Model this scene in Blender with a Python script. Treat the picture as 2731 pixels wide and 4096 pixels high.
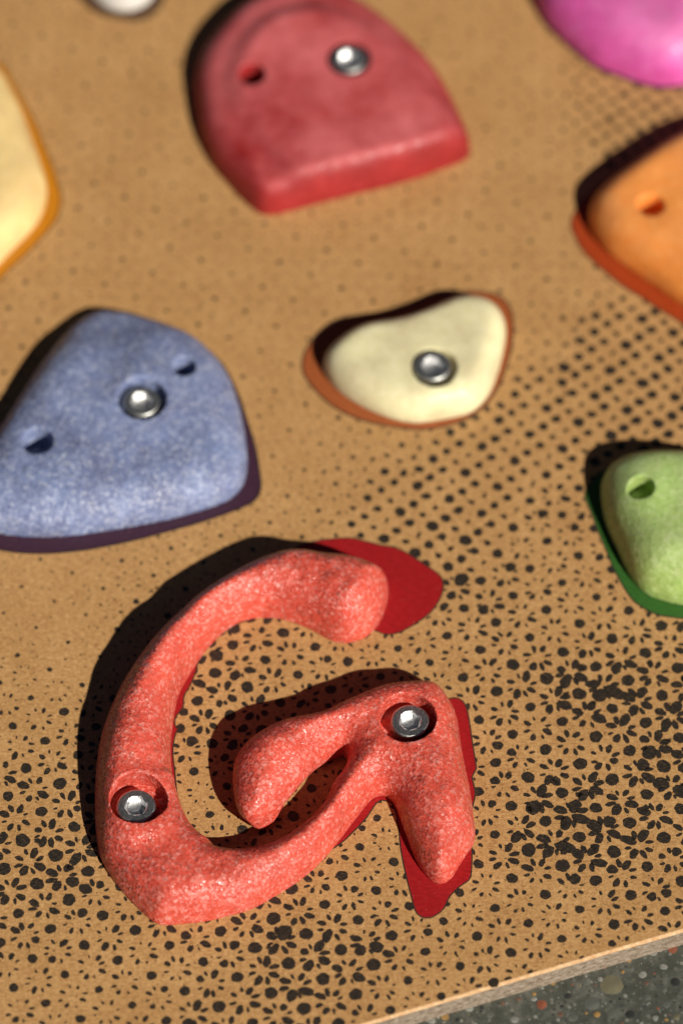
import bpy, bmesh, math, random
import numpy as np
from mathutils import Vector

random.seed(7); rng = np.random.default_rng(7)
for o in list(bpy.data.objects): bpy.data.objects.remove(o)
scene = bpy.context.scene
C = scene.collection

# ------------------------------------------------------------------ camera
W, H_IMG = 2731.0, 4096.0
F_PX = 22500.0                 # long lens: the board hardly converges
TILT = math.radians(34.0)
DIST = 2473.0                  # mm, camera to the middle of the board
cam_pos = np.array([0.0, -DIST*math.sin(TILT), DIST*math.cos(TILT)])
MM = 0.001
cd = bpy.data.cameras.new('camera'); cam = bpy.data.objects.new('camera', cd); C.objects.link(cam)
cam.location = Vector(cam_pos*MM); cam.rotation_euler = (TILT, 0, 0)
cd.sensor_fit = 'HORIZONTAL'; cd.sensor_width = 24.0; cd.lens = F_PX*24.0/W
cd.clip_start = 0.1; cd.clip_end = 100.0
cd.dof.use_dof = True; cd.dof.aperture_fstop = 3.3; cd.dof.aperture_blades = 0
scene.camera = cam
scene.render.resolution_x = 682; scene.render.resolution_y = 1024

def at(px, py, z=0.0):
    """photo pixel -> board coordinates (mm) on the plane at height z"""
    x = (px-W/2)/F_PX; y = -(py-H_IMG/2)/F_PX
    ct, st = math.cos(TILT), math.sin(TILT)
    d = np.array([x, y*ct+st, y*st-ct])
    t = (z-cam_pos[2])/d[2]
    p = cam_pos+t*d
    return np.array([p[0], p[1]])

fp = at(1150, 3180, 8); 
fwd = np.array([0, math.sin(TILT), -math.cos(TILT)])
cd.dof.focus_distance = float(np.dot(np.array([fp[0], fp[1], 8.0])-cam_pos, fwd))*MM

# ------------------------------------------------------------------ sky and sun
SUN_EL = math.radians(37.5)
SUN_DIR = np.array([0.61, -0.79])            # horizontal direction towards the sun (lower right)
SUN_DIR = SUN_DIR/np.linalg.norm(SUN_DIR)
world = bpy.data.worlds.new('World'); scene.world = world; world.use_nodes = True
nt = world.node_tree; nt.nodes.clear()
sky = nt.nodes.new('ShaderNodeTexSky'); sky.sky_type = 'NISHITA'; sky.sun_disc = False
sky.air_density = 0.15; sky.dust_density = 0.15; sky.sun_elevation = SUN_EL; sky.sun_rotation = math.atan2(SUN_DIR[0], SUN_DIR[1])
bg = nt.nodes.new('ShaderNodeBackground'); bg.inputs['Strength'].default_value = 0.05
wo = nt.nodes.new('ShaderNodeOutputWorld')
nt.links.new(sky.outputs[0], bg.inputs[0]); nt.links.new(bg.outputs[0], wo.inputs[0])
sl = bpy.data.lights.new('sun', 'SUN'); sl.energy = 5.0; sl.angle = math.radians(0.53); sl.color = (1.0, 0.94, 0.85)
sun = bpy.data.objects.new('sun', sl); C.objects.link(sun)
sv = Vector((SUN_DIR[0]*math.cos(SUN_EL), SUN_DIR[1]*math.cos(SUN_EL), math.sin(SUN_EL)))
sun.location = sv*3; sun.rotation_euler = sv.to_track_quat('Z', 'Y').to_euler()
vs = scene.view_settings
vs.view_transform = 'Standard'; vs.look = 'None'; vs.exposure = 0.0; vs.gamma = 1.0; vs.use_curve_mapping = False

# ------------------------------------------------------------------ helpers
def tag(o, label=None, cat=None, group=None, kind=None):
    if label: o['label'] = label
    if cat: o['category'] = cat
    if group: o['group'] = group
    if kind: o['kind'] = kind
    return o
def link(name, me, mat=None, parent=None):
    o = bpy.data.objects.new(name, me); C.objects.link(o)
    if mat is not None: me.materials.clear(); me.materials.append(mat)
    if parent is not None: o.parent = parent; o.matrix_parent_inverse = parent.matrix_world.inverted()
    return o
def mesh_from(verts, faces, smooth=False, name='mesh'):
    me = bpy.data.meshes.new(name)
    verts = np.asarray(verts, dtype=np.float32)*MM
    if isinstance(faces, np.ndarray):
        n, k = faces.shape
        me.vertices.add(len(verts)); me.vertices.foreach_set('co', verts.ravel())
        me.loops.add(n*k); me.loops.foreach_set('vertex_index', faces.ravel().astype(np.int32))
        me.polygons.add(n); me.polygons.foreach_set('loop_start', np.arange(0, n*k, k, dtype=np.int32))
        me.update(calc_edges=True); me.validate()
    else:
        me.from_pydata([tuple(v) for v in verts], [], faces); me.update()
    if smooth: me.polygons.foreach_set('use_smooth', np.ones(len(me.polygons), dtype=bool))
    return me
def spline(pts, n=140, closed=True):
    """Catmull-Rom through pts, resampled evenly"""
    p = np.array(pts, dtype=float); m = len(p); out = []
    for i in range(m):
        p0, p1, p2, p3 = p[(i-1) % m], p[i], p[(i+1) % m], p[(i+2) % m]
        for t in np.linspace(0, 1, 8, endpoint=False):
            out.append(0.5*((2*p1)+(-p0+p2)*t+(2*p0-5*p1+4*p2-p3)*t*t+(-p0+3*p1-3*p2+p3)*t**3))
    out = np.array(out); q = np.vstack([out, out[:1]])
    s = np.concatenate([[0], np.cumsum(np.linalg.norm(np.diff(q, axis=0), axis=1))])
    u = np.linspace(0, s[-1], n, endpoint=False)
    return np.stack([np.interp(u, s, q[:, k]) for k in range(2)], 1)
def area(p):
    x, y = p[:, 0], p[:, 1]; return 0.5*np.sum(x*np.roll(y, -1)-np.roll(x, -1)*y)
def signed_dist(X, Y, poly):
    """positive inside"""
    P = np.stack([X.ravel(), Y.ravel()], 1).astype(np.float32)
    best = np.full(len(P), 1e9, np.float32); ins = np.zeros(len(P), bool)
    for i in range(len(poly)):
        a = poly[i].astype(np.float32); b = poly[(i+1) % len(poly)].astype(np.float32)
        e = b-a; w = P-a
        t = np.clip((w@e)/max(float(e@e), 1e-9), 0, 1)
        d = w-t[:, None]*e
        np.minimum(best, (d*d).sum(1), out=best)
        c = (a[1] <= P[:, 1]) != (b[1] <= P[:, 1])
        if c.any():
            xi = a[0]+(P[:, 1]-a[1])/(e[1] if abs(e[1]) > 1e-9 else 1e-9)*e[0]
            ins ^= c & (P[:, 0] < xi)
    d = np.sqrt(best); d[~ins] *= -1
    return d.reshape(X.shape)
def blur(a, sig):
    """separable gaussian, sig in cells"""
    r = int(3*sig)+1; k = np.exp(-0.5*(np.arange(-r, r+1)/sig)**2); k /= k.sum()
    for ax in (0, 1):
        pad = [(0, 0), (0, 0)]; pad[ax] = (r, r)
        b = np.pad(a, pad, mode='edge'); out = np.zeros_like(a)
        for i, w in enumerate(k):
            sl_ = [slice(None)]*2; sl_[ax] = slice(i, i+a.shape[ax]); out += w*b[tuple(sl_)]
        a = out
    return a
def noise2(shape, cell, seed):
    r = np.random.default_rng(seed)
    n = blur(r.standard_normal(shape).astype(np.float32), cell)
    return n/max(n.std(), 1e-9)
def sstep(a, b, x):
    t = np.clip((x-a)/(b-a), 0, 1); return t*t*(3-2*t)

def surface_nets(f, origin, h):
    nx, ny, nz = f.shape
    neg = f < 0
    cnt = np.zeros((nx-1, ny-1, nz-1), np.int8)
    corners = [(i, j, k) for i in (0, 1) for j in (0, 1) for k in (0, 1)]
    for (i, j, k) in corners: cnt += neg[i:nx-1+i, j:ny-1+j, k:nz-1+k]
    act = (cnt > 0) & (cnt < 8)
    idx = np.full(act.shape, -1, np.int32); I, J, K = np.nonzero(act); n = len(I); idx[I, J, K] = np.arange(n)
    acc = np.zeros((n, 3), np.float64); num = np.zeros(n)
    vals = {c: f[I+c[0], J+c[1], K+c[2]] for c in corners}
    for c in corners:
        for ax in range(3):
            if c[ax] == 0:
                c2 = list(c); c2[ax] = 1; c2 = tuple(c2)
                a, b = vals[c], vals[c2]; m = (a < 0) != (b < 0)
                t = np.where(m, a/np.where(m, a-b, 1), 0)
                p = np.tile(np.array(c, float), (n, 1)); p[:, ax] = t
                acc[m] += p[m]; num[m] += 1
    v = acc/num[:, None]+np.stack([I, J, K], 1)
    verts = np.array(origin)+v*h
    faces = []
    for ax in range(3):
        u, w = (ax+1) % 3, (ax+2) % 3
        s0 = [slice(None)]*3; s1 = [slice(None)]*3
        s0[ax] = slice(0, -1); s1[ax] = slice(1, None)
        a, b = neg[tuple(s0)], neg[tuple(s1)]
        E = np.stack(np.nonzero(a != b), 1)
        ok = (E[:, u] > 0) & (E[:, w] > 0) & (E[:, u] < f.shape[u]-1) & (E[:, w] < f.shape[w]-1)
        E = E[ok]; flip = a[tuple(E.T)]
        def cell(du, dw):
            q = E.copy(); q[:, u] -= du; q[:, w] -= dw; return idx[tuple(q.T)]
        q = np.stack([cell(1, 1), cell(0, 1), cell(0, 0), cell(1, 0)], 1)
        q[~flip] = q[~flip][:, ::-1]
        faces.append(q)
    return verts, np.vstack(faces)

# ------------------------------------------------------------------ materials
def new_mat(name):
    m = bpy.data.materials.new(name); m.use_nodes = True
    n = m.node_tree; n.nodes.clear()
    out = n.nodes.new('ShaderNodeOutputMaterial'); b = n.nodes.new('ShaderNodeBsdfPrincipled')
    n.links.new(b.outputs[0], out.inputs[0])
    return m, n, b
def N(n, t, **kw):
    o = n.nodes.new(t)
    for k, v in kw.items():
        if hasattr(o, k): setattr(o, k, v)
        else: o.inputs[k].default_value = v
    return o
def ramp(n, src, stops, interp='LINEAR'):
    r = n.nodes.new('ShaderNodeValToRGB'); r.color_ramp.interpolation = interp
    e = r.color_ramp.elements
    while len(e) > 1: e.remove(e[-1])
    e[0].position = stops[0][0]; e[0].color = (*stops[0][1], 1)
    for p, c in stops[1:]:
        k = e.new(p); k.color = (*c, 1)
    n.links.new(src, r.inputs[0]); return r
def coords(n, scale=(1, 1, 1), rot=(0, 0, 0)):
    t = n.nodes.new('ShaderNodeTexCoord'); mp = n.nodes.new('ShaderNodeMapping')
    mp.inputs['Scale'].default_value = scale; mp.inputs['Rotation'].default_value = rot
    n.links.new(t.outputs['Object'], mp.inputs['Vector']); return mp.outputs['Vector']
def mix(n, fac, a, b, mode='MIX'):
    m = n.nodes.new('ShaderNodeMix'); m.data_type = 'RGBA'; m.blend_type = mode
    for s, v in ((m.inputs[0], fac), (m.inputs[6], a), (m.inputs[7], b)):
        if isinstance(v, bpy.types.NodeSocket): n.links.new(v, s)
        elif isinstance(v, (int, float)): s.default_value = v
        else: s.default_value = (*v, 1)
    return m.outputs[2]
def bump(n, b, h, strength, dist, prev=None):
    k = n.nodes.new('ShaderNodeBump'); k.inputs['Strength'].default_value = strength; k.inputs['Distance'].default_value = dist
    n.links.new(h, k.inputs['Height'])
    if prev is not None: n.links.new(prev, k.inputs['Normal'])
    n.links.new(k.outputs[0], b.inputs['Normal']); return k.outputs[0]

BOARD_ANGLE = math.atan2(*( (at(2731, 3725)-at(1478, 4096))[::-1] ))

def kraft_material():
    m, n, b = new_mat('kraft_board')
    v = coords(n, (1, 1, 1), (0, 0, -BOARD_ANGLE))
    big = N(n, 'ShaderNodeTexNoise', Scale=34.0, Detail=4.0, Roughness=0.6); n.links.new(v, big.inputs['Vector'])
    v2 = coords(n, (420, 1150, 400), (0, 0, -math.radians(14)))
    fib = N(n, 'ShaderNodeTexNoise', Scale=1.0, Detail=4.0, Roughness=0.65, Distortion=0.8); n.links.new(v2, fib.inputs['Vector'])
    v3 = coords(n, (900, 500, 400), (0, 0, math.radians(60)))
    fib2 = N(n, 'ShaderNodeTexNoise', Scale=1.0, Detail=3.0, Roughness=0.6, Distortion=1.5); n.links.new(v3, fib2.inputs['Vector'])
    c0 = ramp(n, big.outputs[0], [(0.3, (0.455, 0.246, 0.088)), (0.7, (0.535, 0.302, 0.116))]).outputs[0]
    c1 = ramp(n, fib.outputs[0], [(0.33, (0.72, 0.65, 0.58)), (0.5, (1, 1, 1)), (0.67, (1.18, 1.23, 1.30))]).outputs[0]
    c2 = ramp(n, fib2.outputs[0], [(0.33, (0.8, 0.74, 0.68)), (0.5, (1, 1, 1)), (0.68, (1.16, 1.2, 1.26))]).outputs[0]
    col = mix(n, 1.0, mix(n, 1.0, c0, c1, 'MULTIPLY'), c2, 'MULTIPLY')
    # scattered darker fibres
    v4 = coords(n, (120, 600, 100), (0, 0, math.radians(35)))
    wv = N(n, 'ShaderNodeTexNoise', Scale=1.0, Detail=2.0, Distortion=2.5); n.links.new(v4, wv.inputs['Vector'])
    f4 = ramp(n, wv.outputs[0], [(0.70, (0, 0, 0)), (0.75, (1, 1, 1))]).outputs[0]
    col = mix(n, f4, col, (0.30, 0.12, 0.035))
    n.links.new(col, b.inputs['Base Color'])
    b.inputs['Roughness'].default_value = 0.62; b.inputs['Specular IOR Level'].default_value = 0.35
    p = bump(n, b, fib.outputs[0], 0.35, 0.00025)
    bump(n, b, fib2.outputs[0], 0.2, 0.0002, p)
    return m

def ink_material():
    m, n, b = new_mat('black_ink')
    v = coords(n, (500, 2200, 400), (0, 0, -math.radians(14)))
    t = N(n, 'ShaderNodeTexNoise', Scale=1.0, Detail=3.0, Roughness=0.7); n.links.new(v, t.inputs['Vector'])
    c = ramp(n, t.outputs[0], [(0.33, (0.014, 0.012, 0.010)), (0.55, (0.030, 0.023, 0.017)), (0.70, (0.15, 0.09, 0.042))])  # brightest stop paints small glints into the ink colour as sparse specks
    n.links.new(c.outputs[0], b.inputs['Base Color'])
    b.inputs['Roughness'].default_value = 0.5; b.inputs['Specular IOR Level'].default_value = 0.4
    bump(n, b, t.outputs[0], 0.3, 0.0002); return m

def print_material(name, col):
    m, n, b = new_mat(name)
    v = coords(n, (300, 1600, 400), (0, 0, -math.radians(14)))
    t = N(n, 'ShaderNodeTexNoise', Scale=1.0, Detail=4.0, Roughness=0.7); n.links.new(v, t.inputs['Vector'])
    d = [x*0.66 for x in col]; l = [min(1, x*1.28+0.01) for x in col]
    c = ramp(n, t.outputs[0], [(0.3, d), (0.55, col), (0.75, l)])
    sp = N(n, 'ShaderNodeTexNoise', Scale=1900.0, Detail=1.0); n.links.new(coords(n), sp.inputs['Vector'])
    f = ramp(n, sp.outputs[0], [(0.74, (0, 0, 0)), (0.8, (1, 1, 1))]).outputs[0]
    n.links.new(mix(n, f, c.outputs[0], (0.5, 0.3, 0.2)), b.inputs['Base Color'])
    b.inputs['Roughness'].default_value = 0.45; b.inputs['Specular IOR Level'].default_value = 0.4
    bump(n, b, t.outputs[0], 0.25, 0.0002); return m

def resin_material(name, deep, mid, pale, grain=520.0, sss=0.35, rad=(0.004, 0.0015, 0.001), rough=0.5, bumpd=0.0003, chalk=None, contrast=1.0, speck=0.0, facet=0.0):
    """cast resin full of quartz grains"""
    m, n, b = new_mat(name)
    v = coords(n)
    warp = N(n, 'ShaderNodeTexNoise', Scale=grain*1.3, Detail=2.0); n.links.new(v, warp.inputs['Vector'])
    vm = N(n, 'ShaderNodeVectorMath', operation='SCALE'); vm.inputs['Scale'].default_value = 0.9/grain
    n.links.new(warp.outputs['Color'], vm.inputs[0])
    va = N(n, 'ShaderNodeVectorMath', operation='ADD'); n.links.new(v, va.inputs[0]); n.links.new(vm.outputs[0], va.inputs[1])
    v1 = N(n, 'ShaderNodeTexVoronoi', Scale=grain); n.links.new(va.outputs[0], v1.inputs['Vector'])
    v2 = N(n, 'ShaderNodeTexVoronoi', Scale=grain*1.9); n.links.new(va.outputs[0], v2.inputs['Vector'])
    s1 = N(n, 'ShaderNodeSeparateColor'); n.links.new(v1.outputs['Color'], s1.inputs[0])
    s2 = N(n, 'ShaderNodeSeparateColor'); n.links.new(v2.outputs['Color'], s2.inputs[0])
    g1 = ramp(n, s1.outputs[0], [(0.0, deep), (0.38, [0.5*(a+c) for a, c in zip(deep, mid)]), (0.62, mid), (0.86, [0.5*(a+c) for a, c in zip(mid, pale)]), (1.0, pale)]).outputs[0]
    g2 = ramp(n, s2.outputs[1], [(0.0, deep), (0.5, mid), (0.85, mid), (1.0, pale)]).outputs[0]
    col = mix(n, 0.45, g1, g2)
    col = mix(n, 1.0-contrast, col, mid)
    lo = N(n, 'ShaderNodeTexNoise', Scale=60.0, Detail=3.0); n.links.new(v, lo.inputs['Vector'])
    tone = ramp(n, lo.outputs[0], [(0.3, (0.84, 0.80, 0.80)), (0.7, (1.1, 1.12, 1.12))]).outputs[0]
    col = mix(n, 1.0, col, tone, 'MULTIPLY')
    if chalk:
        ch = N(n, 'ShaderNodeTexNoise', Scale=chalk[1], Detail=5.0, Roughness=0.65); n.links.new(v, ch.inputs['Vector'])
        cf = ramp(n, ch.outputs[0], [(0.30, (0, 0, 0)), (0.75, (chalk[2],)*3)]).outputs[0]
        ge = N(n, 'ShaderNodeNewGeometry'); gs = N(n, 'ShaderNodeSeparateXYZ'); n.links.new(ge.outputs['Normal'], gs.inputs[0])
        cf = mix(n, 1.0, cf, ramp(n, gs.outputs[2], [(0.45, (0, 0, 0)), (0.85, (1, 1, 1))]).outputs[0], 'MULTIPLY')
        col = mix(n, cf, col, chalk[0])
    if speck:
        vs_ = N(n, 'ShaderNodeTexVoronoi', Scale=grain*0.8); n.links.new(v, vs_.inputs['Vector'])
        sf = ramp(n, vs_.outputs['Distance'], [(0.12, (speck,)*3), (0.28, (0, 0, 0))]).outputs[0]
        col = mix(n, sf, col, (0.92, 0.9, 0.88))
    n.links.new(col, b.inputs['Base Color'])
    b.inputs['Subsurface Weight'].default_value = sss
    b.inputs['Subsurface Radius'].default_value = tuple(r/max(rad) for r in rad); b.inputs['Subsurface Scale'].default_value = max(rad)
    rr = ramp(n, s2.outputs[2], [(0.0, (rough*0.65,)*3), (1.0, (min(1, rough*1.35),)*3)]).outputs[0]
    n.links.new(rr, b.inputs['Roughness'])
    b.inputs['Specular IOR Level'].default_value = 0.45
    p = None
    if facet:                                   # every grain is a little facet with its own slope
        g0 = N(n, 'ShaderNodeNewGeometry')
        fs_ = N(n, 'ShaderNodeVectorMath', operation='SUBTRACT'); n.links.new(v2.outputs['Color'], fs_.inputs[0]); fs_.inputs[1].default_value = (0.5, 0.5, 0.5)
        fm = N(n, 'ShaderNodeVectorMath', operation='SCALE'); fm.inputs['Scale'].default_value = facet; n.links.new(fs_.outputs[0], fm.inputs[0])
        fa = N(n, 'ShaderNodeVectorMath', operation='ADD'); n.links.new(g0.outputs['Normal'], fa.inputs[0]); n.links.new(fm.outputs[0], fa.inputs[1])
        fn = N(n, 'ShaderNodeVectorMath', operation='NORMALIZE'); n.links.new(fa.outputs[0], fn.inputs[0]); p = fn.outputs[0]
    p = bump(n, b, v1.outputs['Distance'], 0.55, bumpd, p)
    p = bump(n, b, v2.outputs['Distance'], 0.4, bumpd*0.6, p)
    bump(n, b, lo.outputs[0], 0.3, 0.001, p)
    return m

def steel_material(name, rough=0.22, col=(0.62, 0.63, 0.62)):
    m, n, b = new_mat(name)
    t = N(n, 'ShaderNodeTexNoise', Scale=1400.0, Detail=4.0, Roughness=0.7); n.links.new(coords(n), t.inputs['Vector'])
    c = ramp(n, t.outputs[0], [(0.3, [x*0.75 for x in col]), (0.7, col)])
    n.links.new(c.outputs[0], b.inputs['Base Color']); b.inputs['Metallic'].default_value = 1.0
    r = ramp(n, t.outputs[0], [(0.3, (rough*0.7,)*3), (0.75, (rough*1.5,)*3)]); n.links.new(r.outputs[0], b.inputs['Roughness'])
    bump(n, b, t.outputs[0], 0.06, 0.00005); return m

# ------------------------------------------------------------------ ground (polished concrete with pebbles)
BOARD_T = 12.0
def concrete_material():
    m, n, b = new_mat('washed_concrete')
    v = coords(n)
    a = N(n, 'ShaderNodeTexNoise', Scale=120.0, Detail=6.0, Roughness=0.7); n.links.new(v, a.inputs['Vector'])
    c = ramp(n, a.outputs[0], [(0.3, (0.040, 0.044, 0.034)), (0.52, (0.072, 0.077, 0.060)), (0.7, (0.15, 0.15, 0.125))]).outputs[0]
    vo = N(n, 'ShaderNodeTexVoronoi', Scale=420.0); n.links.new(v, vo.inputs['Vector'])
    s = N(n, 'ShaderNodeSeparateColor'); n.links.new(vo.outputs['Color'], s.inputs[0])
    sand = ramp(n, s.outputs[0], [(0.0, (0.05, 0.05, 0.045)), (0.6, (0.07, 0.072, 0.058)), (0.85, (0.13, 0.13, 0.105)), (1.0, (0.26, 0.25, 0.21))]).outputs[0]
    f = ramp(n, vo.outputs['Distance'], [(0.28, (1, 1, 1)), (0.42, (0, 0, 0))]).outputs[0]
    n.links.new(mix(n, f, c, sand), b.inputs['Base Color'])
    b.inputs['Roughness'].default_value = 0.55
    bump(n, b, a.outputs[0], 0.5, 0.0006); return m
GZ = -BOARD_T
gv = [(-2000, -2000, GZ), (2000, -2000, GZ), (2000, 2000, GZ), (-2000, 2000, GZ)]
ground = link('ground', mesh_from(gv, [(0, 1, 2, 3)], name='ground'), concrete_material()); tag(ground, kind='structure')

def stone_mat(name, c, sss=0.0):
    m, n, b = new_mat(name)
    t = N(n, 'ShaderNodeTexNoise', Scale=300.0, Detail=5.0, Roughness=0.65); n.links.new(coords(n), t.inputs['Vector'])
    r = ramp(n, t.outputs[0], [(0.3, [x*0.6 for x in c]), (0.7, [min(1, x*1.15) for x in c])])
    n.links.new(r.outputs[0], b.inputs['Base Color']); b.inputs['Roughness'].default_value = 0.45; return m
STONES = [stone_mat('pebble_tan', (0.17, 0.155, 0.095)), stone_mat('pebble_grey', (0.125, 0.13, 0.11)), stone_mat('pebble_white', (0.27, 0.27, 0.235)),
          stone_mat('pebble_orange', (0.27, 0.085, 0.045)), stone_mat('pebble_ochre', (0.34, 0.20, 0.065)), stone_mat('pebble_brown', (0.16, 0.09, 0.06)), stone_mat('pebble_dark', (0.035, 0.037, 0.034))]
def pebble(seed, up=0.28):
    r = np.random.default_rng(seed); vs_, fs = [], []
    n = 11; rad = 1+0.13*r.standard_normal(n); rad = (rad+0.5*np.roll(rad, 1)+0.5*np.roll(rad, -1))/2
    for ring, (q, z) in enumerate(((1.0, -0.1), (0.86, up*0.7))):
        for i in range(n):
            a = 2*math.pi*i/n; k = q*max(0.6, rad[i]); vs_.append((k*math.cos(a), k*math.sin(a), z))
    vs_.append((0, 0, up))
    for i in range(n):
        j = (i+1) % n; fs.append((i, j, n+j, n+i)); fs.append((n+i, n+j, 2*n))
    return np.array(vs_), fs
peb_meshes = []
for s in range(6):
    v_, f_ = pebble(100+s); row = []
    for k in range(len(STONES)):
        me = mesh_from(v_, f_, True, 'pebble'); me.materials.append(STONES[k]); row.append(me)
    peb_meshes.append(row)
# px, py, half-width px, half-height px, material, turn
big_pebbles = [(2445, 3940, 40, 44, 0, 20), (2370, 4015, 32, 28, 1, -20), (2165, 4022, 20, 17, 3, 0), (2210, 3933, 15, 12, 4, 10),
    (2610, 3812, 20, 12, 2, 5), (2690, 3798, 20, 16, 3, 40), (2515, 3842, 14, 10, 4, 0), (2415, 3868, 12, 10, 3, 0), (1778, 4066, 17, 17, 4, 0),
    (1875, 4035, 16, 20, 2, 30), (2135, 3998, 11, 12, 2, 0), (2135, 3978, 9, 8, 4, 0), (2343, 3928, 18, 16, 1, 0), (2568, 3900, 15, 14, 2, 0),
    (2655, 3870, 8, 18, 2, 10), (2590, 3990, 15, 13, 1, 0), (2665, 4020, 15, 14, 1, 0), (2290, 4072, 20, 14, 1, 30), (1960, 4062, 14, 12, 1, 0),
    (2060, 4082, 18, 12, 2, -20), (1725, 4085, 14, 13, 2, 0), (2490, 3890, 8, 9, 4, 0), (2700, 3930, 16, 20, 6, 0), (2520, 4060, 20, 16, 6, 15),
    (2440, 4065, 14, 12, 1, 0), (2620, 4075, 13, 11, 2, 0), (2270, 3985, 13, 13, 6, 0), (2240, 4060, 11, 13, 5, 0), (2075, 3998, 12, 9, 5, 0), (2705, 4070, 14, 12, 0, 0),
    (1830, 4082, 10, 9, 6, 0), (2655, 3960, 12, 11, 1, 0), (2400, 3920, 10, 9, 2, 0), (2500, 3985, 9, 10, 2, 0), (2320, 3890, 9, 8, 6, 0), (2585, 3935, 9, 8, 5, 0)]
taken = []
for i, (px, py, hx, hy, k, an) in enumerate(big_pebbles):
    p = at(px, py, GZ); o = link('pebble', peb_meshes[i % 6][k], None, ground)
    o.location = (p[0]*MM, p[1]*MM, GZ*MM); o.rotation_euler = (0, 0, math.radians(an+i*37))
    rx = (hx+hy/0.83)/2/9.5; o.scale = (rx, rx*random.uniform(0.85, 1.1), min(1.2, rx)*0.45); taken.append((p[0], p[1], rx))
vv, ff, mi = [], [], []
for i in range(3600):
    px, py = random.uniform(900, 3200), random.uniform(3560, 4500); p = at(px, py, GZ)
    r_ = min(1.5, 0.22+random.expovariate(4.2))
    if any((p[0]-a)**2+(p[1]-c)**2 < (r_+q*1.05)**2 for a, c, q in taken): continue
    taken.append((p[0], p[1], r_*0.8))
    v_, f_ = pebble(random.randrange(40), 0.2); a = random.uniform(0, 6.3)
    off = len(vv)
    for x, y, z in v_: vv.append((p[0]+r_*(x*math.cos(a)-y*math.sin(a)), p[1]+r_*(x*math.sin(a)+y*math.cos(a)), GZ+z*r_*0.45))
    ff += [tuple(off+q for q in t) for t in f_]
    k = random.choices(range(7), (1.5, 9, 1.6, .2, .35, 2, 6))[0]; mi += [k]*len(f_)
me = mesh_from(vv, ff, True, 'stone_chips')
for s in STONES: me.materials.append(s)
me.polygons.foreach_set('material_index', np.array(mi, np.int32))
chips = link('stone_chips', me, None, ground); tag(chips, kind='stuff')

# ------------------------------------------------------------------ board
ux = np.array([math.cos(BOARD_ANGLE), math.sin(BOARD_ANGLE)]); uy = np.array([-ux[1], ux[0]])
e0 = at(2000, 3942)                      # a point on the lower top edge
B0, B1, D1 = -330.0, 260.0, 720.0
def board_pt(s, t): return e0+ux*s+uy*t
def board_mesh():
    vs_, fs = [], []
    prof = [(0.0, -BOARD_T), (0.0, -1.1), (0.35, -0.35), (1.1, 0.0)]     # worn, rounded lip
    n = 120; rr = np.random.default_rng(3)
    wob = np.convolve(rr.standard_normal(n+12), np.ones(5)/5, 'same')[6:6+n]*0.18
    for i in range(n):
        s = B0+(B1-B0)*i/(n-1)
        for k, (t, z) in enumerate(prof):
            q = board_pt(s, t+(wob[i] if k > 0 else 0.05*wob[i])); vs_.append((q[0], q[1], z))
    m = len(prof)
    for i in range(n-1):
        for k in range(m-1):
            fs.append((i*m+k, (i+1)*m+k, (i+1)*m+k+1, i*m+k+1))
    a = len(vs_)
    for s, z in ((B0, 0), (B1, 0), (B1, -BOARD_T), (B0, -BOARD_T)):
        q = board_pt(s, D1); vs_.append((q[0], q[1], z))
    fs.append(tuple([i*m+m-1 for i in range(n)]+[a+1, a]))               # top
    fs.append((a, a+1, a+2, a+3))
    fs.append((a+3, 0, 1, 2, 3, a)); fs.append((a+1, (n-1)*m+3, (n-1)*m+2, (n-1)*m+1, (n-1)*m, a+2))
    fs.append(tuple([i*m for i in range(n)][::-1]+[a+3, a+2]))
    return mesh_from(vs_, fs, False, 'climbing_board'), m, n
def edge_material():
    m, n, b = new_mat('sawn_board_edge')
    v = coords(n, (55, 900, 900), (0, 0, -BOARD_ANGLE))
    a = N(n, 'ShaderNodeTexNoise', Scale=1.0, Detail=6.0, Roughness=0.7); n.links.new(v, a.inputs['Vector'])
    fi = N(n, 'ShaderNodeTexNoise', Scale=900.0, Detail=3.0); n.links.new(coords(n), fi.inputs['Vector'])
    c = ramp(n, a.outputs[0], [(0.36, (0.15, 0.10, 0.062)), (0.5, (0.31, 0.24, 0.17)), (0.66, (0.50, 0.42, 0.33))]).outputs[0]
    g = ramp(n, fi.outputs[0], [(0.3, (0.7, 0.68, 0.66)), (0.65, (1.1, 1.1, 1.1))]).outputs[0]
    n.links.new(mix(n, 1.0, c, g, 'MULTIPLY'), b.inputs['Base Color']); b.inputs['Roughness'].default_value = 0.7
    bump(n, b, a.outputs[0], 0.5, 0.0005); return m
def lip_material():
    m, n, b = new_mat('worn_board_lip')
    a = N(n, 'ShaderNodeTexNoise', Scale=500.0, Detail=5.0, Roughness=0.7); n.links.new(coords(n), a.inputs['Vector'])
    c = ramp(n, a.outputs[0], [(0.3, (0.50, 0.25, 0.085)), (0.5, (0.66, 0.40, 0.19)), (0.7, (0.82, 0.60, 0.36))])
    n.links.new(c.outputs[0], b.inputs['Base Color']); b.inputs['Roughness'].default_value = 0.6
    bump(n, b, a.outputs[0], 0.4, 0.0004); return m
bme, pm, pn = board_mesh()
kraft = kraft_material(); bme.materials.append(kraft); bme.materials.append(edge_material()); bme.materials.append(lip_material())
for i, p in enumerate(bme.polygons):
    if i < (pn-1)*(pm-1): p.material_index = 1 if i % (pm-1) == 0 else 2
    elif i > (pn-1)*(pm-1): p.material_index = 1
board = link('climbing_board', bme)
tag(board, 'brown kraft-faced wooden board printed with black halftone dots, lying on concrete', 'board')

# ------------------------------------------------------------------ halftone dots (flat print)
INK = ink_material()
O0 = at(1900+660*.53, 2400+390*.53)
va = at(1900+1160*.53, 2400+610*.53)-O0; va /= 2
vb = at(1900+545*.53, 2400+602*.53)-O0
vb = np.array([va[1], -va[0]])*1.0 if va[1] < 0 else vb
vb = np.array([va[1], -va[0]])
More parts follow.
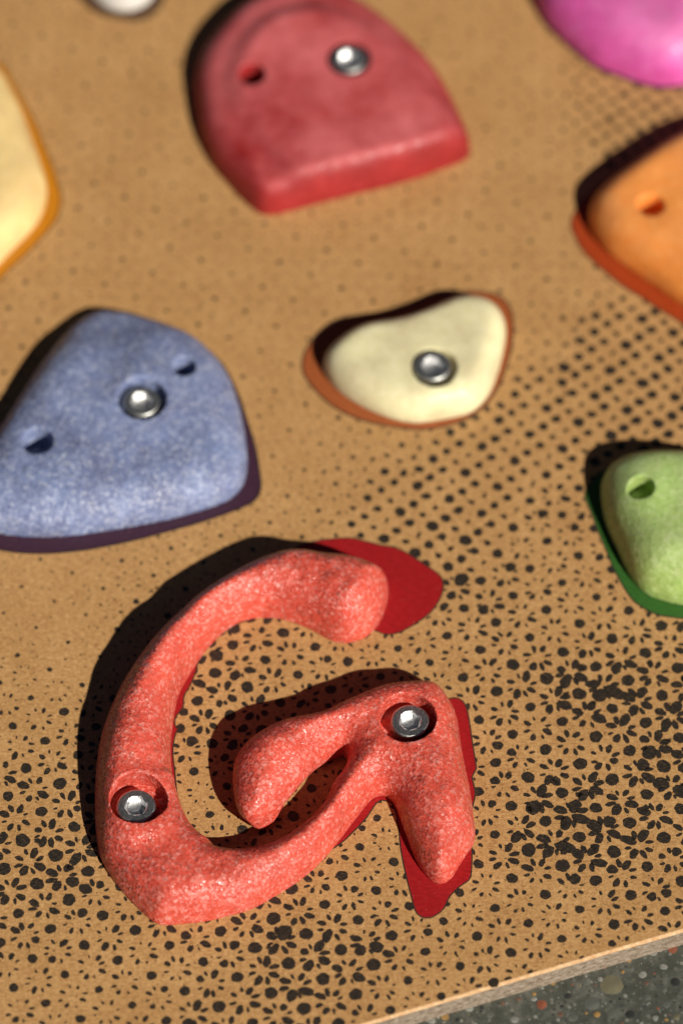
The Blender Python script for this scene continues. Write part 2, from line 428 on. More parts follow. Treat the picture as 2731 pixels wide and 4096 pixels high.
# big-dot radius (px) seen at places in the photo, and how round the ring dots are there
SIZE = [(100, 300, 8, 0), (500, 300, 8, 0), (700, 900, 8, 0), (300, 1100, 8, 0), (900, 1150, 8, 0), (1400, 1000, 8, 0), (1900, 700, 8, 0), (2050, 200, 7, 0), (2100, 1000, 8, 0),
    (1100, 1500, 7, 0), (1100, 1900, 7, 0), (1250, 2050, 8, .2), (900, 2150, 9, 0), (600, 2250, 11, 0), (300, 2350, 8, 0), (100, 2500, 8, 0), (600, 2450, 14, 0), (300, 2650, 9, 0), (50, 2700, 12, 0),
    (100, 2900, 18, .2), (350, 2900, 20, .2), (60, 3200, 24, .2), (200, 3450, 27, .2), (50, 3700, 24, .1), (350, 3750, 21, .1), (250, 3920, 17, .1), (60, 4040, 18, .1), (600, 3900, 18, .1), (780, 3800, 22, .2), (900, 4050, 24, .2),
    (1150, 3800, 26, .3), (1350, 3850, 27, .3), (1500, 3950, 24, .2), (1450, 3550, 21, 0), (1550, 3350, 16, 0), (1850, 3650, 19, 0), (1800, 3850, 20, 0), (1650, 4000, 17, 0), (2000, 3800, 20, 0), (2150, 3650, 19, 0), (2300, 3700, 18, 0), (2550, 3650, 22, .1), (2700, 3600, 22, .1),
    (2150, 3300, 30, .3), (2350, 3350, 32, .4), (2250, 3150, 31, .3), (2500, 3200, 28, .2), (2650, 3100, 28, .3), (2000, 3050, 22, .1), (2000, 3250, 18, 0), (2150, 2950, 21, 0), (2400, 2980, 21, 0),
    (2350, 2740, 34, .5), (2500, 2850, 33, .4), (2650, 2800, 30, .3), (2250, 2650, 24, .1), (2050, 2700, 24, .2), (2050, 2500, 22, .1), (2250, 2480, 19, 0), (2450, 2550, 21, 0), (2650, 2600, 24, .1), (2400, 2350, 20, .1), (2200, 2250, 18, .1),
    (1850, 2300, 24, .7), (1950, 2400, 22, .4), (1800, 2550, 19, .1), (1700, 2600, 18, 0), (1750, 2100, 21, .8), (1600, 2000, 20, .9), (1500, 2120, 18, .8), (1800, 1850, 20, .9), (2000, 1950, 18, .7), (2200, 1950, 18, .6), (2000, 1700, 20, .9), (2200, 1600, 20, .9), (2150, 1750, 18, .9), (2400, 1500, 21, .9), (2600, 1350, 23, 1), (2650, 1600, 23, .9),
    (1400, 1950, 9, .3), (1650, 1750, 9, .3), (1950, 1550, 9, .2), (2150, 1350, 8, .2), (2350, 1150, 9, .2), (2450, 1350, 19, .9), (1800, 1500, 8, 0),
    (2650, 420, 19, 1), (2500, 450, 19, 1), (2420, 480, 18, 1), (2700, 300, 19, 1), (2560, 560, 19, 1), (2250, 500, 7, .2), (2300, 350, 7, .2), (2400, 330, 17, 1), (2480, 350, 19, 1), (2300, 750, 7, 0), (2250, 900, 7, 0), (2600, 700, 19, 1),
    (800, 2650, 24, .6), (950, 2550, 23, .4), (850, 2800, 25, .5), (780, 2950, 24, .4), (1150, 2600, 22, .2), (1350, 2650, 20, .1), (1100, 2800, 21, .2), (1500, 2680, 18, 0), (800, 3150, 15, 0), (850, 3300, 14, 0), (1050, 3350, 24, .2), (1250, 3100, 18, 0), (950, 3300, 18, .1)]
SIZE = [(a, c, r+2.5 if (r <= 9 and c < 2200) else r+2.5 if (q >= .6 and 1000 < c < 2250) else r, q) for a, c, r, q in SIZE]
SP = np.array([[*at(a, c), r, q] for a, c, r, q in SIZE])
def size_at(p):
    w = np.exp(-0.5*((SP[:, 0]-p[0])**2+(SP[:, 1]-p[1])**2)/(11.0**2))+1e-9/(1+((SP[:, 0]-p[0])**2+(SP[:, 1]-p[1])**2))
    return float((w*SP[:, 2]).sum()/w.sum()), float((w*SP[:, 3]).sum()/w.sum())
dv, df = [], []
def ink_blob(p, rx, ry, ang, k=15, rough=0.07, bite=None):
    off = len(dv); z = 0.030+0.0000013*len(df) % 0.012
    ph = [random.uniform(0, 6.3) for _ in range(3)]
    pts = []
    for i in range(k):
        t = 2*math.pi*i/k
        q = 1+rough*(math.sin(2*t+ph[0])+0.7*math.sin(3*t+ph[1])+0.7*math.sin(5*t+ph[2]))+random.gauss(0, rough*0.5+0.012)
        x, y = rx*q*math.cos(t), ry*q*math.sin(t)
        if bite:                                   # a bite out of one side leaves a crescent
            bx, by, br = bite; d = math.hypot(x-bx, y-by)
            if d < br: x, y = bx+(x-bx)*br/max(d, 1e-3), by+(y-by)*br/max(d, 1e-3); x *= 0.93; y *= 0.93
        pts.append((p[0]+x*math.cos(ang)-y*math.sin(ang), p[1]+x*math.sin(ang)+y*math.cos(ang)))
    for x, y in pts: dv.append((x, y, z))
    df.append(tuple(range(off, off+k)))
def on_board(p, m=1.5):
    q = p-e0; return float(q@uy) > m and float(q@uy) < D1-m and B0+m < float(q@ux) < B1-m
PX = 1/9.4
ANG_A = math.atan2(va[1], va[0])
for i in range(-34, 26):
    for j in range(-34, 34):
        base = O0+i*va+j*vb
        if abs(base[0]) > 235 or base[1] < -300 or base[1] > 320: continue
        jr = random.Random(i*1000+j)
        p = base+np.array([jr.gauss(0, .18), jr.gauss(0, .18)])
        r, q = size_at(p); r = min(r*(1.0+0.10*sstep(13, 18, r)), 28.5)*jr.uniform(0.84, 1.08)
        rm = r*PX
        if on_board(p): ink_blob(p, rm*1.02, rm*0.98, jr.uniform(0, 3), 30, 0.04 if r > 12 else 0.06)
        cen = base+0.5*va+0.5*vb
        rc, qc = size_at(cen)
        if qc > 0.62:                              # upper right: one clean diagonal screen of round dots
            far = cen[1] > at(2500, 1000)[1]
            for (fu, fv, fr) in ((.2, .6, .95), (.4, .2, .9), (.6, .8, .9 if far else .62), (.8, .4, .9 if far else .42)):
                pc = base+fu*va+fv*vb; r2, q2 = size_at(pc)
                if on_board(pc) and r2*fr > 3: ink_blob(pc, r2*PX*fr*jr.uniform(.85, 1.05), r2*PX*fr*jr.uniform(.85, 1.0), jr.uniform(0, 3), 22, 0.05)
            if far: continue
        slow = [0.5+0.5*math.sin(1.7*i+0.9*j+k*1.3) for k in range(8)]
        for k in range(8):
            if qc > 0.62 and k % 3: continue
            t = ANG_A+k*math.pi/4+0.03+jr.gauss(0, .06)
            axis = k % 2 == 0
            rad = 0.305*np.linalg.norm(va)*(1.0+0.05*jr.gauss(0, 1))
            pc = cen+rad*np.array([math.cos(t), math.sin(t)])
            r2, q2 = size_at(pc)
            dens = sstep(13, 31, r2)
            f = ((0.43+0.23*dens) if axis else (0.33+0.15*dens))
            if qc > 0.62: f = 0.2+0.1*jr.random()
            elif axis: f += 0.66*q2*max(0, 1-dens*0.6)*(1.0 if k in (0, 6) else 0.75 if k == 2 else 0.3)
            else: f -= 0.16*q2
            f *= (0.70+0.16*q2+(0.5-0.3*q2)*slow[k])*jr.uniform(0.85, 1.18)
            if r2 < 10 and jr.random() < 0.35: continue
            if f < 0.1 or not on_board(pc): continue
            el = 1.0+(0.42 if axis else 0.62)*(1-0.75*q2*(1-dens*0.5))
            rr_ = r2*PX*f*1.03
            if rr_ < 0.16: continue
            if axis and r2 > 16 and jr.random() < 0.12:
                ink_blob(pc, rr_*1.3, rr_*1.3, t, 18, 0.05, (-rr_*0.85, 0, rr_*1.0))
            else:
                ink_blob(pc, rr_*el, rr_/math.sqrt(el)*1.02, t+jr.gauss(0, .12), 20, 0.06)
        # specks between
        if rc > 11:
            for k in range(jr.randrange(2, 5)):
                pc = base+jr.uniform(0.1, .9)*va+jr.uniform(0.1, .9)*vb
                if on_board(pc): ink_blob(pc, jr.uniform(.25, .55), jr.uniform(.18, .35), jr.uniform(0, 3), 8, 0.12)
        # merged clumps where the print is densest
        if rc > 26:
            for k in range(jr.randrange(0, 2)):
                t = jr.uniform(0, 6.3); pc = cen+0.36*np.linalg.norm(va)*np.array([math.cos(t), math.sin(t)])
                if on_board(pc): ink_blob(pc, rc*PX*jr.uniform(.45, .7), rc*PX*jr.uniform(.35, .5), jr.uniform(0, 3), 16, 0.10)
dots = link('halftone_dots', mesh_from(dv, df, False, 'halftone_dots'), INK, board); tag(dots, kind='stuff')

# ------------------------------------------------------------------ printed silhouettes
def flat_poly(name, poly, z, mat, parent):
    p = poly if area(poly) > 0 else poly[::-1]
    vs_ = [(x, y, z) for x, y in p]
    o = link(name, mesh_from(vs_, [tuple(range(len(vs_)))], False, name), mat, parent)
    return o
def grow(poly, d):
    p = poly if area(poly) > 0 else poly[::-1]
    t = np.roll(p, -1, 0)-np.roll(p, 1, 0); t /= np.linalg.norm(t, axis=1)[:, None]
    return p+np.stack([t[:, 1], -t[:, 0]], 1)*d
def printed_shape(pts_px, mat, line=0.55, n=180):
    poly = spline([at(*q) for q in pts_px], n)
    if line:
        flat_poly('printed_outline', poly, 0.055, INK, board); poly = grow(poly, -line)
    return flat_poly('printed_silhouette', poly, 0.080, mat, board)
def Z(pts, x0, y0, s): return [(x0+a*s, y0+c*s) for a, c in pts]

# ------------------------------------------------------------------ climbing holds
def build_hold(outline_px, zsil, hgt, R, grid, exps=(2.0, 2.0), holes=(), undercut=None, seed=1, bumps=0.3, bcell=8.0, lift=None, smooth=2.0, carve=None, base_z=0.10, nspl=150):
    """outline traced on the photo -> plan outline; height grows inwards over R mm up to hgt(x, y)"""
    raw = spline(outline_px, nspl)
    t = np.roll(raw, -1, 0)-np.roll(raw, 1, 0); t /= np.linalg.norm(t, axis=1)[:, None]
    nrm = np.stack([t[:, 1], -t[:, 0]], 1)
    if area(raw) < 0: nrm = -nrm
    plan = []
    for p, nn in zip(raw, nrm):
        u = max(0.0, -nn[1]); zz = zsil*u*u*(3-2*u)
        if lift is not None:
            w = lift[1](*p); zz = zz*(1-w)+lift[2]*w
        plan.append(at(p[0], p[1], zz))
    plan = np.array(plan)
    plan = np.stack([np.convolve(np.concatenate([plan[-3:, k], plan[:, k], plan[:3, k]]), np.array([1, 3, 5, 7, 5, 3, 1])/25, 'valid') for k in (0, 1)], 1)
    lo, hi = plan.min(0)-4, plan.max(0)+4
    xs = np.arange(lo[0], hi[0], grid); ys = np.arange(lo[1], hi[1], grid)
    X, Y = np.meshgrid(xs, ys, indexing='ij')
    d = signed_dist(X, Y, plan)
    if callable(R): R = R(X, Y).astype(np.float32)
    m = np.clip((R-d)/R, 0, None).astype(np.float32)
    m = np.where(d > -1.5, blur(m, smooth/grid), m)
    HH = (hgt(X, Y) if callable(hgt) else np.full_like(X, hgt)).astype(np.float32)
    HH = HH+bumps*noise2(X.shape, bcell/grid, seed)+0.25*bumps*noise2(X.shape, bcell/grid/3, seed+1)
    zmax = float(HH[d > 0].max())+2
    zs = np.arange(-grid*1.5, zmax+2*grid, grid) + base_z
    f = np.empty((*X.shape, len(zs)), np.float32)
    e1, e2 = exps
    zc = lift[0](X, Y).astype(np.float32) if lift is not None else np.zeros_like(HH)
    wl = zc/max(float(zc.max()), 1e-6)
    me_ = m**e1
    for k, z in enumerate(zs):
        g = me_+(np.maximum(z-zc, 0)/(HH-zc))**e2+wl*wl*(np.maximum(zc-z, 0)/np.maximum(zc*0.9, 0.5))**2
        g = (np.power(g, 1/min(e1, e2))-1)*R
        if carve is not None: g = np.maximum(g, carve(X, Y, z, d))
        f[:, :, k] = np.maximum(g, (base_z-z))
    for (hx, hy, r, zb) in holes:
        rr = np.hypot(X-hx, Y-hy)
        for k, z in enumerate(zs):
            inside = np.minimum(r-rr, z-zb)           # >0 inside the hole
            f[:, :, k] = np.maximum(f[:, :, k], inside)
    v, q = surface_nets(f, (xs[0], ys[0], zs[0]), grid)
    return v, q

def hold_thing(label, group=None, base=(0, 0)):
    o = bpy.data.objects.new('climbing_hold', None); C.objects.link(o)
    o.empty_display_size = 0.01; o.location = (base[0]*MM, base[1]*MM, 0.0001)
    bpy.context.view_layer.update()
    tag(o, label, 'climbing hold', group); return o
def body_mesh(v, q, mat, parent):
    me = mesh_from(v, q, True, 'body'); return link('body', me, mat, parent)

STEEL = steel_material('zinc_steel', 0.42, (0.66, 0.67, 0.63)); STEEL_SIDE = steel_material('knurled_steel', 0.34, (0.55, 0.54, 0.52)); SOCKET = steel_material('socket_steel', 0.40, (0.93, 0.93, 0.92))
def bolt_meshes(R=8.3, hgt=7.0, hexr=4.9, depth=3.0, n=48):
    hv, hf, mi_ = [], [], []
    prof = [(R, 0.0), (R, hgt-0.9), (R-0.25, hgt-0.4), (R-0.75, hgt-0.05), (R-1.0, hgt)]
    for (r, z) in prof:
        for i in range(n):
            a = 2*math.pi*i/n; k = r
            if z < hgt-0.5: k = r*(1+0.012*(-1)**i)
            hv.append((k*math.cos(a), k*math.sin(a), z))
    for k in range(len(prof)-1):
        for i in range(n):
            j = (i+1) % n; hf.append((k*n+i, k*n+j, (k+1)*n+j, (k+1)*n+i)); mi_.append(1 if k < 2 else 0)
    # top ring to the chamfered socket mouth (round), hexagon sampled with n points
    def hexpt(a, r):
        s = math.pi/3; return r*math.cos(s/2)/math.cos((a % s)-s/2)
    top = (len(prof)-1)*n
    b1 = len(hv)
    for i in range(n):
        a = 2*math.pi*i/n; r = max(hexpt(a, hexr)+0.25, hexr*0.93+0.25); hv.append((r*math.cos(a), r*math.sin(a), hgt))
    for i in range(n):
        j = (i+1) % n; hf.append((top+i, top+j, b1+j, b1+i)); mi_.append(0)
    head = mesh_from(hv, hf, False, 'bolt'); head.materials.append(STEEL); head.materials.append(STEEL_SIDE)
    head.polygons.foreach_set('material_index', np.array(mi_, np.int32))
    sv_, sf = [], []
    for (fun, z) in ((0, hgt), (1, hgt-0.35), (2, hgt-depth+0.5), (3, hgt-depth), (4, hgt-depth-0.1)):
        for i in range(n):
            a = 2*math.pi*i/n
            r = [max(hexpt(a, hexr)+0.25, hexr*0.93+0.25), hexpt(a, hexr), hexpt(a, hexr), hexpt(a, hexr)*0.86, 0.35][fun]
            sv_.append((r*math.cos(a), r*math.sin(a), z))
    for k in range(4):
        for i in range(n):
            j = (i+1) % n; sf.append((k*n+i, k*n+j, (k+1)*n+j, (k+1)*n+i))
    sf.append(tuple(4*n+i for i in range(n)))
    sock = mesh_from(sv_, sf, False, 'hex_socket'); sock.materials.append(SOCKET)
    return head, sock
HEAD, SOCK = bolt_meshes()
def add_bolt(parent, px, py, ztop, hgt=7.0, turn=0.0, tilt=(0, 0)):
    """px, py = middle of the head's top face in the photo"""
    p = at(px, py, ztop)
    b_ = link('bolt', HEAD, None, parent); b_.matrix_parent_inverse = parent.matrix_world.inverted()
    b_.location = (p[0]*MM, p[1]*MM, (ztop-hgt)*MM); b_.rotation_euler = (tilt[0], tilt[1], turn)
    s_ = bpy.data.objects.new('hex_socket', SOCK); C.objects.link(s_); s_.parent = b_
    return p

GRP = 'climbing holds bolted to the board'
def idw(pts, power=2.0):
    P = np.array([[*at(a, c, 8), h] for a, c, h in pts])
    def fn(X, Y):
        w = sum_ = 0
        for x, y, h in P:
            k = 1.0/((X-x)**2+(Y-y)**2+60.0)**(power/2*1.2); w = w+k; sum_ = sum_+k*h
        return sum_/w
    return fn

# --- coral spiral hold in the foreground
G_OUT = [(1554,2372),(1544,2435),(1519,2498),(1484,2540),(1435,2568),(1379,2579),(1330,2572),(1288,2547),(1246,2523),(1189,2498),(1140,2484),(1070,2473),(1000,2480),(957,2491),(880,2545),(810,2624),(761,2701),(712,2785),(694,2890),(682,2982),(684,3040),(694,3145),(719,3237),(754,3300),(796,3342),(852,3373),(936,3384),(1028,3377),(1112,3349),(1182,3307),(1252,3251),(1301,3198),(1337,3138),(1372,3089),(1398,3040),(1385,3012),(1337,3030),(1280,3064),(1210,3131),(1140,3209),(1091,3262),(1042,3286),(1000,3290),(972,3278),(951,3244),(937,3195),(930,3110),(933,3061),(951,3019),(1000,2965),(1077,2919),(1168,2877),(1281,2849),(1351,2814),(1421,2782),(1491,2751),(1561,2733),(1631,2726),(1702,2719),(1744,2730),(1770,2756),(1790,2790),(1812,2830),(1830,2884),(1840,2965),(1859,3068),(1877,3146),(1887,3216),(1899,3310),(1905,3363),(1888,3400),(1853,3436),(1828,3485),(1798,3533),(1758,3549),(1716,3524),(1673,3468),(1645,3405),(1617,3328),(1598,3279),(1584,3228),(1561,3193),(1526,3180),(1491,3191),(1456,3237),(1407,3300),(1365,3356),(1316,3419),(1246,3489),(1175,3545),(1091,3594),(1014,3640),(902,3672),(817,3693),(726,3700),(635,3710),(607,3689),(565,3651),(509,3594),(467,3545),(424,3482),(396,3426),(382,3321),(379,3216),(382,3110),(390,3030),(410,2930),(446,2835),(495,2730),(565,2624),(635,2533),(733,2435),(831,2351),(930,2288),(1028,2238),(1112,2212),(1196,2204),(1281,2214),(1365,2221),(1435,2238),(1491,2260),(1533,2288),(1551,2323)]
g_h = idw([(1400,2400,24),(1150,2340,23),(900,2450,23),(640,2700,24),(520,2950,23),(500,3230,20),(560,3500,16),(800,3540,17),(1050,3500,18),(1280,3320,19),(1450,3120,20),(1100,3030,24),(1000,3150,22),(1350,2920,23),(1640,2880,21),(1700,3150,20),(1770,3400,17)])
CORAL = resin_material('coral_grain_resin', (0.56, 0.050, 0.030), (0.70, 0.108, 0.070), (0.90, 0.46, 0.40), grain=720, sss=0.22, rad=(0.0035, 0.0010, 0.0008), rough=0.34, bumpd=0.0003, contrast=0.74, facet=0.55)
gb1 = at(544, 3230, 14.5); gb2 = at(1640, 2889, 15.5)
gh1 = at(556, 3212, 15.0); gh2 = at(1630, 2885, 17.5)
tipc = at(1000, 3120, 10); tipe = at(1330, 2970, 10)
def g_lift(X, Y):
    ax = tipe-tipc; t = ((X-tipc[0])*ax[0]+(Y-tipc[1])*ax[1])/(ax@ax); off = np.abs(-(X-tipc[0])*ax[1]+(Y-tipc[1])*ax[0])/np.linalg.norm(ax)
    return 10.0*(1-sstep(0.45, 1.25, t))*(1-sstep(16, 22, off))*sstep(-1.2, -0.6, t)
def g_lift_px(x, y):                       # outline points that belong to the raised lobe
    return float((1-sstep(1150, 1420, x))*sstep(900, 925, x)*(y > 2800)*(y < 3300)*(1 if x*0.76+y < 4095 else 0))
gt = hold_thing('speckled coral red spiral hold with two bolts, nearest, in front', GRP, at(1100, 3300))
v, q = build_hold(G_OUT, 8.5, g_h, 14.5, 0.55, (2.0, 2.0), [(*gh1, 12.3, 9.0), (*gh2, 12.2, 10.2)], seed=11, bumps=0.6, bcell=6, smooth=1.0, lift=(g_lift, g_lift_px, 10.0), nspl=460)
body_mesh(v, q, CORAL, gt)
add_bolt(gt, 544, 3224, 16.0, turn=0.15); add_bolt(gt, 1640, 2883, 17.2, turn=0.35)
M_RED = print_material('red_print', (0.35, 0.010, 0.012))
printed_shape([(1180,2190),(1290,2158),(1400,2150),(1470,2165),(1520,2178),(1600,2195),(1690,2250),(1760,2300),(1776,2345),(1760,2400),(1720,2455),(1650,2505),(1590,2535),(1540,2540),(1500,2525),(1400,2480),(1200,2400),(1060,2460),(960,2495),(880,2545),(805,2625),(785,2690),(760,2750),(738,2785),(735,2830),(708,2865),(700,2895),(714,2920),(702,2945),(694,3010),(703,3100),(715,3200),(750,3290),(790,3350),(840,3410),(940,3430),(1050,3420),(1200,3350),(1310,3250),(1440,3110),(1450,3020),(1350,2950),(1200,2960),(1110,2970),(1200,2930),(1380,2880),(1550,2860),(1700,2830),(1800,2792),(1840,2795),(1866,2825),(1880,2890),(1893,2980),(1903,3040),(1907,3080),(1890,3105),(1897,3140),(1903,3180),(1890,3240),(1885,3300),(1890,3400),(1888,3480),(1880,3520),(1840,3550),(1800,3590),(1775,3640),(1730,3672),(1690,3674),(1660,3650),(1640,3580),(1620,3500),(1600,3400),(1588,3290),(1570,3225),(1540,3206),(1510,3212),(1470,3270),(1420,3325),(1330,3400),(1100,3520),(800,3600),(600,3600),(500,3400),(500,3100),(560,2800),(700,2550),(900,2350)], M_RED, 0.6, 420)

# --- large smooth red hold at the top
R_OUT = Z([(205,480),(196,400),(212,300),(248,210),(300,130),(370,50),(430,0),(540,-60),(690,-90),(830,-62),(950,0),(1050,70),(1130,140),(1220,230),(1290,330),(1350,440),(1400,560),(1432,660),(1428,712),(1340,748),(1200,800),(1050,842),(850,890),(700,930),(570,963),(500,967),(440,922),(350,830),(280,740),(228,620)], 600, 0, .893)
RED = resin_material('smooth_red_resin', (0.30, 0.012, 0.012), (0.35, 0.020, 0.020), (0.44, 0.045, 0.042), grain=300, sss=0.12, rough=0.62, bumpd=0.00012, contrast=0.5, chalk=((0.72, 0.175, 0.18), 26.0, 1.0))
r_plateau = [at(*p, 20) for p in Z([(650,785),(520,640),(405,480),(368,360),(385,250),(450,140),(560,55),(750,20),(900,70),(1030,150),(1180,300),(1290,460),(1380,640),(1250,668),(1100,690),(950,720),(800,757)], 600, 0, .893)]
r_plateau = spline(r_plateau, 90)
ridge_a, ridge_b = at(600+480*.893, 960*.893, 0), at(600+1430*.893, 700*.893, 0)
r_n = np.array([ridge_b[1]-ridge_a[1], -(ridge_b[0]-ridge_a[0])]); r_n /= np.linalg.norm(r_n)
if r_n[1] > 0: r_n = -r_n
def r_h(X, Y):
    dp = signed_dist(X, Y, r_plateau); return 17.5+3.8*sstep(-6.5, 6.0, dp)
def r_R(X, Y):
    sd = -((X-ridge_a[0])*r_n[0]+(Y-ridge_a[1])*r_n[1]); return 8.5+10.5*sstep(6, 34, sd)
rt = hold_thing('large smooth red hold with a flat top and one bolt, upper middle', GRP, at(1250, 600))
rb = at(600+890*.893, 262*.893, 21); rs = at(600+455*.893, 340*.893, 19)
v, q = build_hold(R_OUT, 8.0, r_h, r_R, 0.8, (2.3, 2.4), [(*rb, 10.0, 16.0), (*rs, 6.0, 6)], seed=21, bumps=0.12, bcell=10, nspl=300)
body_mesh(v, q, RED, rt)
add_bolt(rt, 600+890*.893, 258*.893, 23.0, turn=0.5)

# --- speckled blue hold
BLUE = resin_material('speckled_blue_resin', (0.135, 0.172, 0.325), (0.222, 0.270, 0.450), (0.44, 0.48, 0.62), facet=0.4, grain=560, sss=0.2, rad=(0.002, 0.002, 0.003), rough=0.5, bumpd=0.00035, speck=0.35)
B_OUT = Z([(0,1482),(120,1497),(300,1502),(500,1482),(750,1442),(1000,1392),(1200,1332),(1310,1290),(1372,1240),(1402,1180),(1412,1100),(1402,950),(1382,830),(1342,680),(1282,540),(1200,430),(1100,340),(980,280),(850,230),(740,200),(640,180),(560,178),(480,215),(400,290),(300,420),(180,590),(60,780),(-80,1000),(-200,1200),(-240,1350),(-140,1450)], 0, 1100, .7015)
bh = at(810*.7015, 1100+700*.7015, 19); b2 = at(1050*.7015, 1100+535*.7015, 15); b3 = at(215*.7015, 1100+960*.7015, 15)
b_h = idw([(600*.7, 1100+300*.7, 11), (300, 1500, 18), (560, 1600, 21), (750, 1450, 17), (250, 1900, 18), (700, 1900, 17), (100, 1750, 17), (900, 1850, 15)])
bt = hold_thing('speckled blue hold with one bolt between two small screw holes, left edge', GRP, at(450, 1900))
v, q = build_hold(B_OUT, 6.0, b_h, 21.0, 0.8, (2.2, 2.4), [(*bh, 10.8, 11.0), (*b2, 5.2, 3), (*b3, 7.0, 3)], seed=31, bumps=0.35, bcell=9)
body_mesh(v, q, BLUE, bt)
add_bolt(bt, 806*.7015, 1100+716*.7015, 17.0, turn=0.2)
printed_shape(Z([(0,1572),(200,1592),(450,1577),(700,1532),(900,1482),(1150,1412),(1350,1342),(1450,1292),(1490,1222),(1485,1130),(1460,980),(1420,850),(1370,700),(1310,570),(1230,460),(1100,380),(900,330),(600,350),(300,600),(50,950),(-200,1300),(-150,1520)], 0, 1100, .7015), print_material('purple_print', (0.055, 0.020, 0.038)), 0.7)

# --- small cream hold
CREAM = resin_material('cream_resin', (0.68, 0.60, 0.33), (0.80, 0.735, 0.44), (0.86, 0.80, 0.54), grain=260, sss=0.2, rad=(0.004, 0.003, 0.002), rough=0.5, bumpd=0.0001, contrast=0.5)
W_OUT = Z([(268,660),(298,580),(370,500),(460,440),(560,410),(700,390),(830,350),(930,308),(1010,273),(1090,260),(1170,266),(1240,300),(1290,360),(1317,450),(1307,560),(1282,670),(1252,760),(1222,830),(1160,900),(1090,945),(1000,962),(900,982),(800,991),(700,977),(600,945),(500,900),(400,840),(330,780),(285,720)], 1100, 1000, .7015)
wb = at(1100+908*.7015, 1000+672*.7015, 14)
wt = hold_thing('small cream hold with a single bolt, in the middle of the board', GRP, at(1650, 1600))
v, q = build_hold(W_OUT, 6.0, 14.5, 10.5, 0.7, (2.2, 2.2), [(*wb, 10.2, 9.5)], seed=41, bumps=0.3, bcell=9)
body_mesh(v, q, CREAM, wt)
add_bolt(wt, 1100+897*.7015, 1000+655*.7015, 16.5, turn=0.0)
printed_shape(Z([(150,640),(165,580),(230,480),(330,400),(480,365),(650,340),(780,300),(880,258),(1000,238),(1130,232),(1250,247),(1320,290),(1358,370),(1363,460),(1348,570),(1318,680),(1278,780),(1218,870),(1140,938),(1050,985),(950,1014),(850,1028),(740,1023),(600,1000),(480,970),(350,910),(250,830),(190,760),(155,700)], 1100, 1000, .7015), print_material('brown_orange_print', (0.36, 0.095, 0.026)), 0.9)

# --- orange hold at the right edge
ORANGE = resin_material('orange_resin', (0.88, 0.25, 0.035), (0.95, 0.33, 0.065), (0.95, 0.42, 0.13), grain=300, sss=0.12, rad=(0.005, 0.002, 0.001), rough=0.5, bumpd=0.0002, contrast=0.6, chalk=((0.9, 0.42, 0.16), 35.0, 0.5))
O_OUT = Z([(515,1130),(528,1010),(590,900),(680,800),(800,700),(930,610),(1060,520),(1200,430),(1330,358),(1480,290),(1750,200),(2050,300),(2250,700),(2300,1400),(2150,2100),(1950,2260),(1700,2140),(1411,1950),(1300,1875),(1150,1765),(1000,1665),(850,1562),(720,1470),(620,1370),(540,1250)], 2131, 400, .4252)
ob = at(2131+1110*.4252, 400+970*.4252, 20)
ot = hold_thing('bright orange hold cut by the right edge, below the magenta one', GRP, at(2650, 1100))
v, q = build_hold(O_OUT, 6.5, idw([(2300, 880, 17), (2600, 700, 18), (2700, 1000, 20), (2500, 1050, 19)]), 14.0, 1.0, (2.2, 2.4), [(*ob, 6.0, 7)], seed=51, bumps=0.3, bcell=10)
body_mesh(v, q, ORANGE, ot)
printed_shape(Z([(350,1180),(372,1080),(450,950),(600,820),(900,600),(1300,380),(2000,400),(2200,1400),(2100,2500),(1850,2400),(1411,2115),(1300,2045),(1150,1952),(1000,1852),(850,1762),(700,1642),(560,1522),(450,1400),(380,1265)], 2131, 400, .4252), print_material('burnt_orange_print', (0.38, 0.050, 0.009)), 0.8)

# --- pale green hold at the right edge
GREEN = resin_material('pale_green_resin', (0.30, 0.46, 0.10), (0.44, 0.61, 0.18), (0.62, 0.73, 0.36), grain=480, sss=0.25, rad=(0.002, 0.004, 0.001), rough=0.5, bumpd=0.0003, contrast=0.8, chalk=((0.62, 0.70, 0.42), 40.0, 0.4))
N_OUT = Z([(575,1000),(588,900),(630,810),(700,728),(800,668),(950,642),(1100,636),(1283,648),(1500,680),(1800,820),(2000,1300),(1850,1850),(1500,2005),(1283,1978),(1200,1962),(1080,1932),(960,1882),(870,1792),(800,1682),(740,1552),(680,1420),(620,1280),(588,1140)], 2131, 1500, .4677)
nb = at(2131+925*.4677, 1500+970*.4677, 21)
ngt = hold_thing('pale green hold with a screw hole, cut by the right edge', GRP, at(2700, 2200))
v, q = build_hold(N_OUT, 9.0, idw([(2450, 1900, 20), (2600, 2000, 23), (2700, 2250, 25), (2650, 2400, 20)]), 18.0, 0.8, (2.2, 2.2), [(*nb, 5.8, 12)], seed=61, bumps=0.3, bcell=9)
body_mesh(v, q, GREEN, ngt)
printed_shape(Z([(440,1000),(500,1200),(560,1360),(620,1500),(680,1650),(760,1800),(850,1930),(960,2010),(1080,2060),(1200,2080),(1283,2087),(1600,2080),(2000,1800),(2000,1200),(1500,800),(900,760),(600,820)], 2131, 1500, .4677), print_material('green_print', (0.035, 0.125, 0.020)), 0.7)

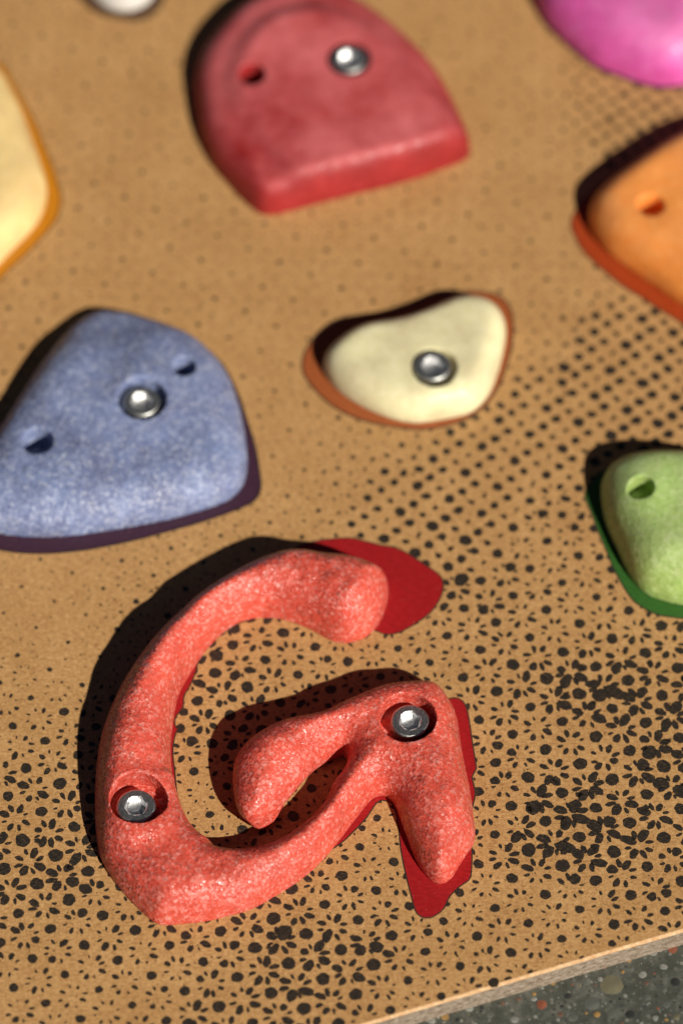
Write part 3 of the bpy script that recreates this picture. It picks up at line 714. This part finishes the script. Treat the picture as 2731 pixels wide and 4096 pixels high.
# --- pale yellow hold at the left edge
YELLOW = resin_material('pale_yellow_resin', (0.74, 0.52, 0.20), (0.84, 0.62, 0.27), (0.87, 0.68, 0.34), grain=260, sss=0.25, rad=(0.005, 0.003, 0.001), rough=0.55, bumpd=0.0001, contrast=0.4)
Y_OUT = Z([(0,560),(60,660),(130,790),(200,950),(270,1150),(330,1330),(372,1480),(362,1600),(320,1720),(240,1830),(150,1922),(60,2012),(-60,2130),(-300,2200),(-600,1900),(-700,1300),(-500,700),(-200,450)], 0, 0, .5102)
yt = hold_thing('pale yellow hold cut by the left edge', GRP, at(0, 900))
v, q = build_hold(Y_OUT, 5.0, 18.0, 18.0, 1.0, (2.2, 2.2), seed=71, bumps=0.2, bcell=10)
body_mesh(v, q, YELLOW, yt)
printed_shape(Z([(0,490),(100,630),(200,805),(280,955),(360,1150),(430,1330),(483,1530),(474,1650),(420,1760),(300,1900),(180,2020),(80,2110),(-60,2240),(-300,2250),(-600,1900),(-600,1000),(-300,500)], 0, 0, .5102), print_material('amber_print', (0.55, 0.205, 0.008)), 0.7)

# --- white hold peeking in at the top
WHITE = resin_material('white_resin', (0.58, 0.56, 0.50), (0.66, 0.64, 0.58), (0.72, 0.71, 0.66), grain=260, sss=0.1, rough=0.55, bumpd=0.0001, contrast=0.4)
T_OUT = Z([(690,-60),(740,0),(820,60),(920,96),(1020,96),(1120,60),(1190,0),(1230,-80),(1240,-260),(1150,-400),(960,-450),(780,-400),(690,-250)], 0, 0, .5102)
tt = hold_thing('small white hold cut by the top edge, upper left', GRP, at(490, -50))
v, q = build_hold(T_OUT, 5.0, 13.0, 12.0, 1.0, (2.2, 2.2), seed=81, bumps=0.2, bcell=10)
body_mesh(v, q, WHITE, tt)
printed_shape(Z([(600,-60),(640,0),(710,70),(830,128),(950,148),(1050,165),(1150,145),(1230,85),(1285,0),(1300,-120),(1200,-350),(900,-400),(650,-250)], 0, 0, .5102), print_material('dark_brown_print', (0.115, 0.058, 0.028)), 0.8)

# --- magenta hold in the upper right corner
PINK = resin_material('magenta_resin', (0.58, 0.05, 0.27), (0.72, 0.105, 0.40), (0.76, 0.24, 0.52), grain=260, sss=0.2, rad=(0.004, 0.001, 0.002), rough=0.5, bumpd=0.0002, contrast=0.5, chalk=((0.80, 0.30, 0.54), 32.0, 0.6))
P_OUT = Z([(275,-120),(292,0),(340,130),(430,245),(560,365),(700,492),(850,592),(1000,645),(1150,702),(1300,742),(1420,752),(1568,735),(1800,640),(2000,350),(2000,-200),(1700,-600),(1100,-750),(500,-500)], 2000, 0, .4662)
pt = hold_thing('glossy magenta hold in the upper right corner', GRP, at(2600, 100))
v, q = build_hold(P_OUT, 8.0, 24.0, 24.0, 1.0, (2.0, 2.0), seed=91, bumps=0.7, bcell=12)
body_mesh(v, q, PINK, pt)
flat_poly('printed_outline', grow(spline([at(*p) for p in P_OUT], 150), 1.0), 0.055, INK, board)
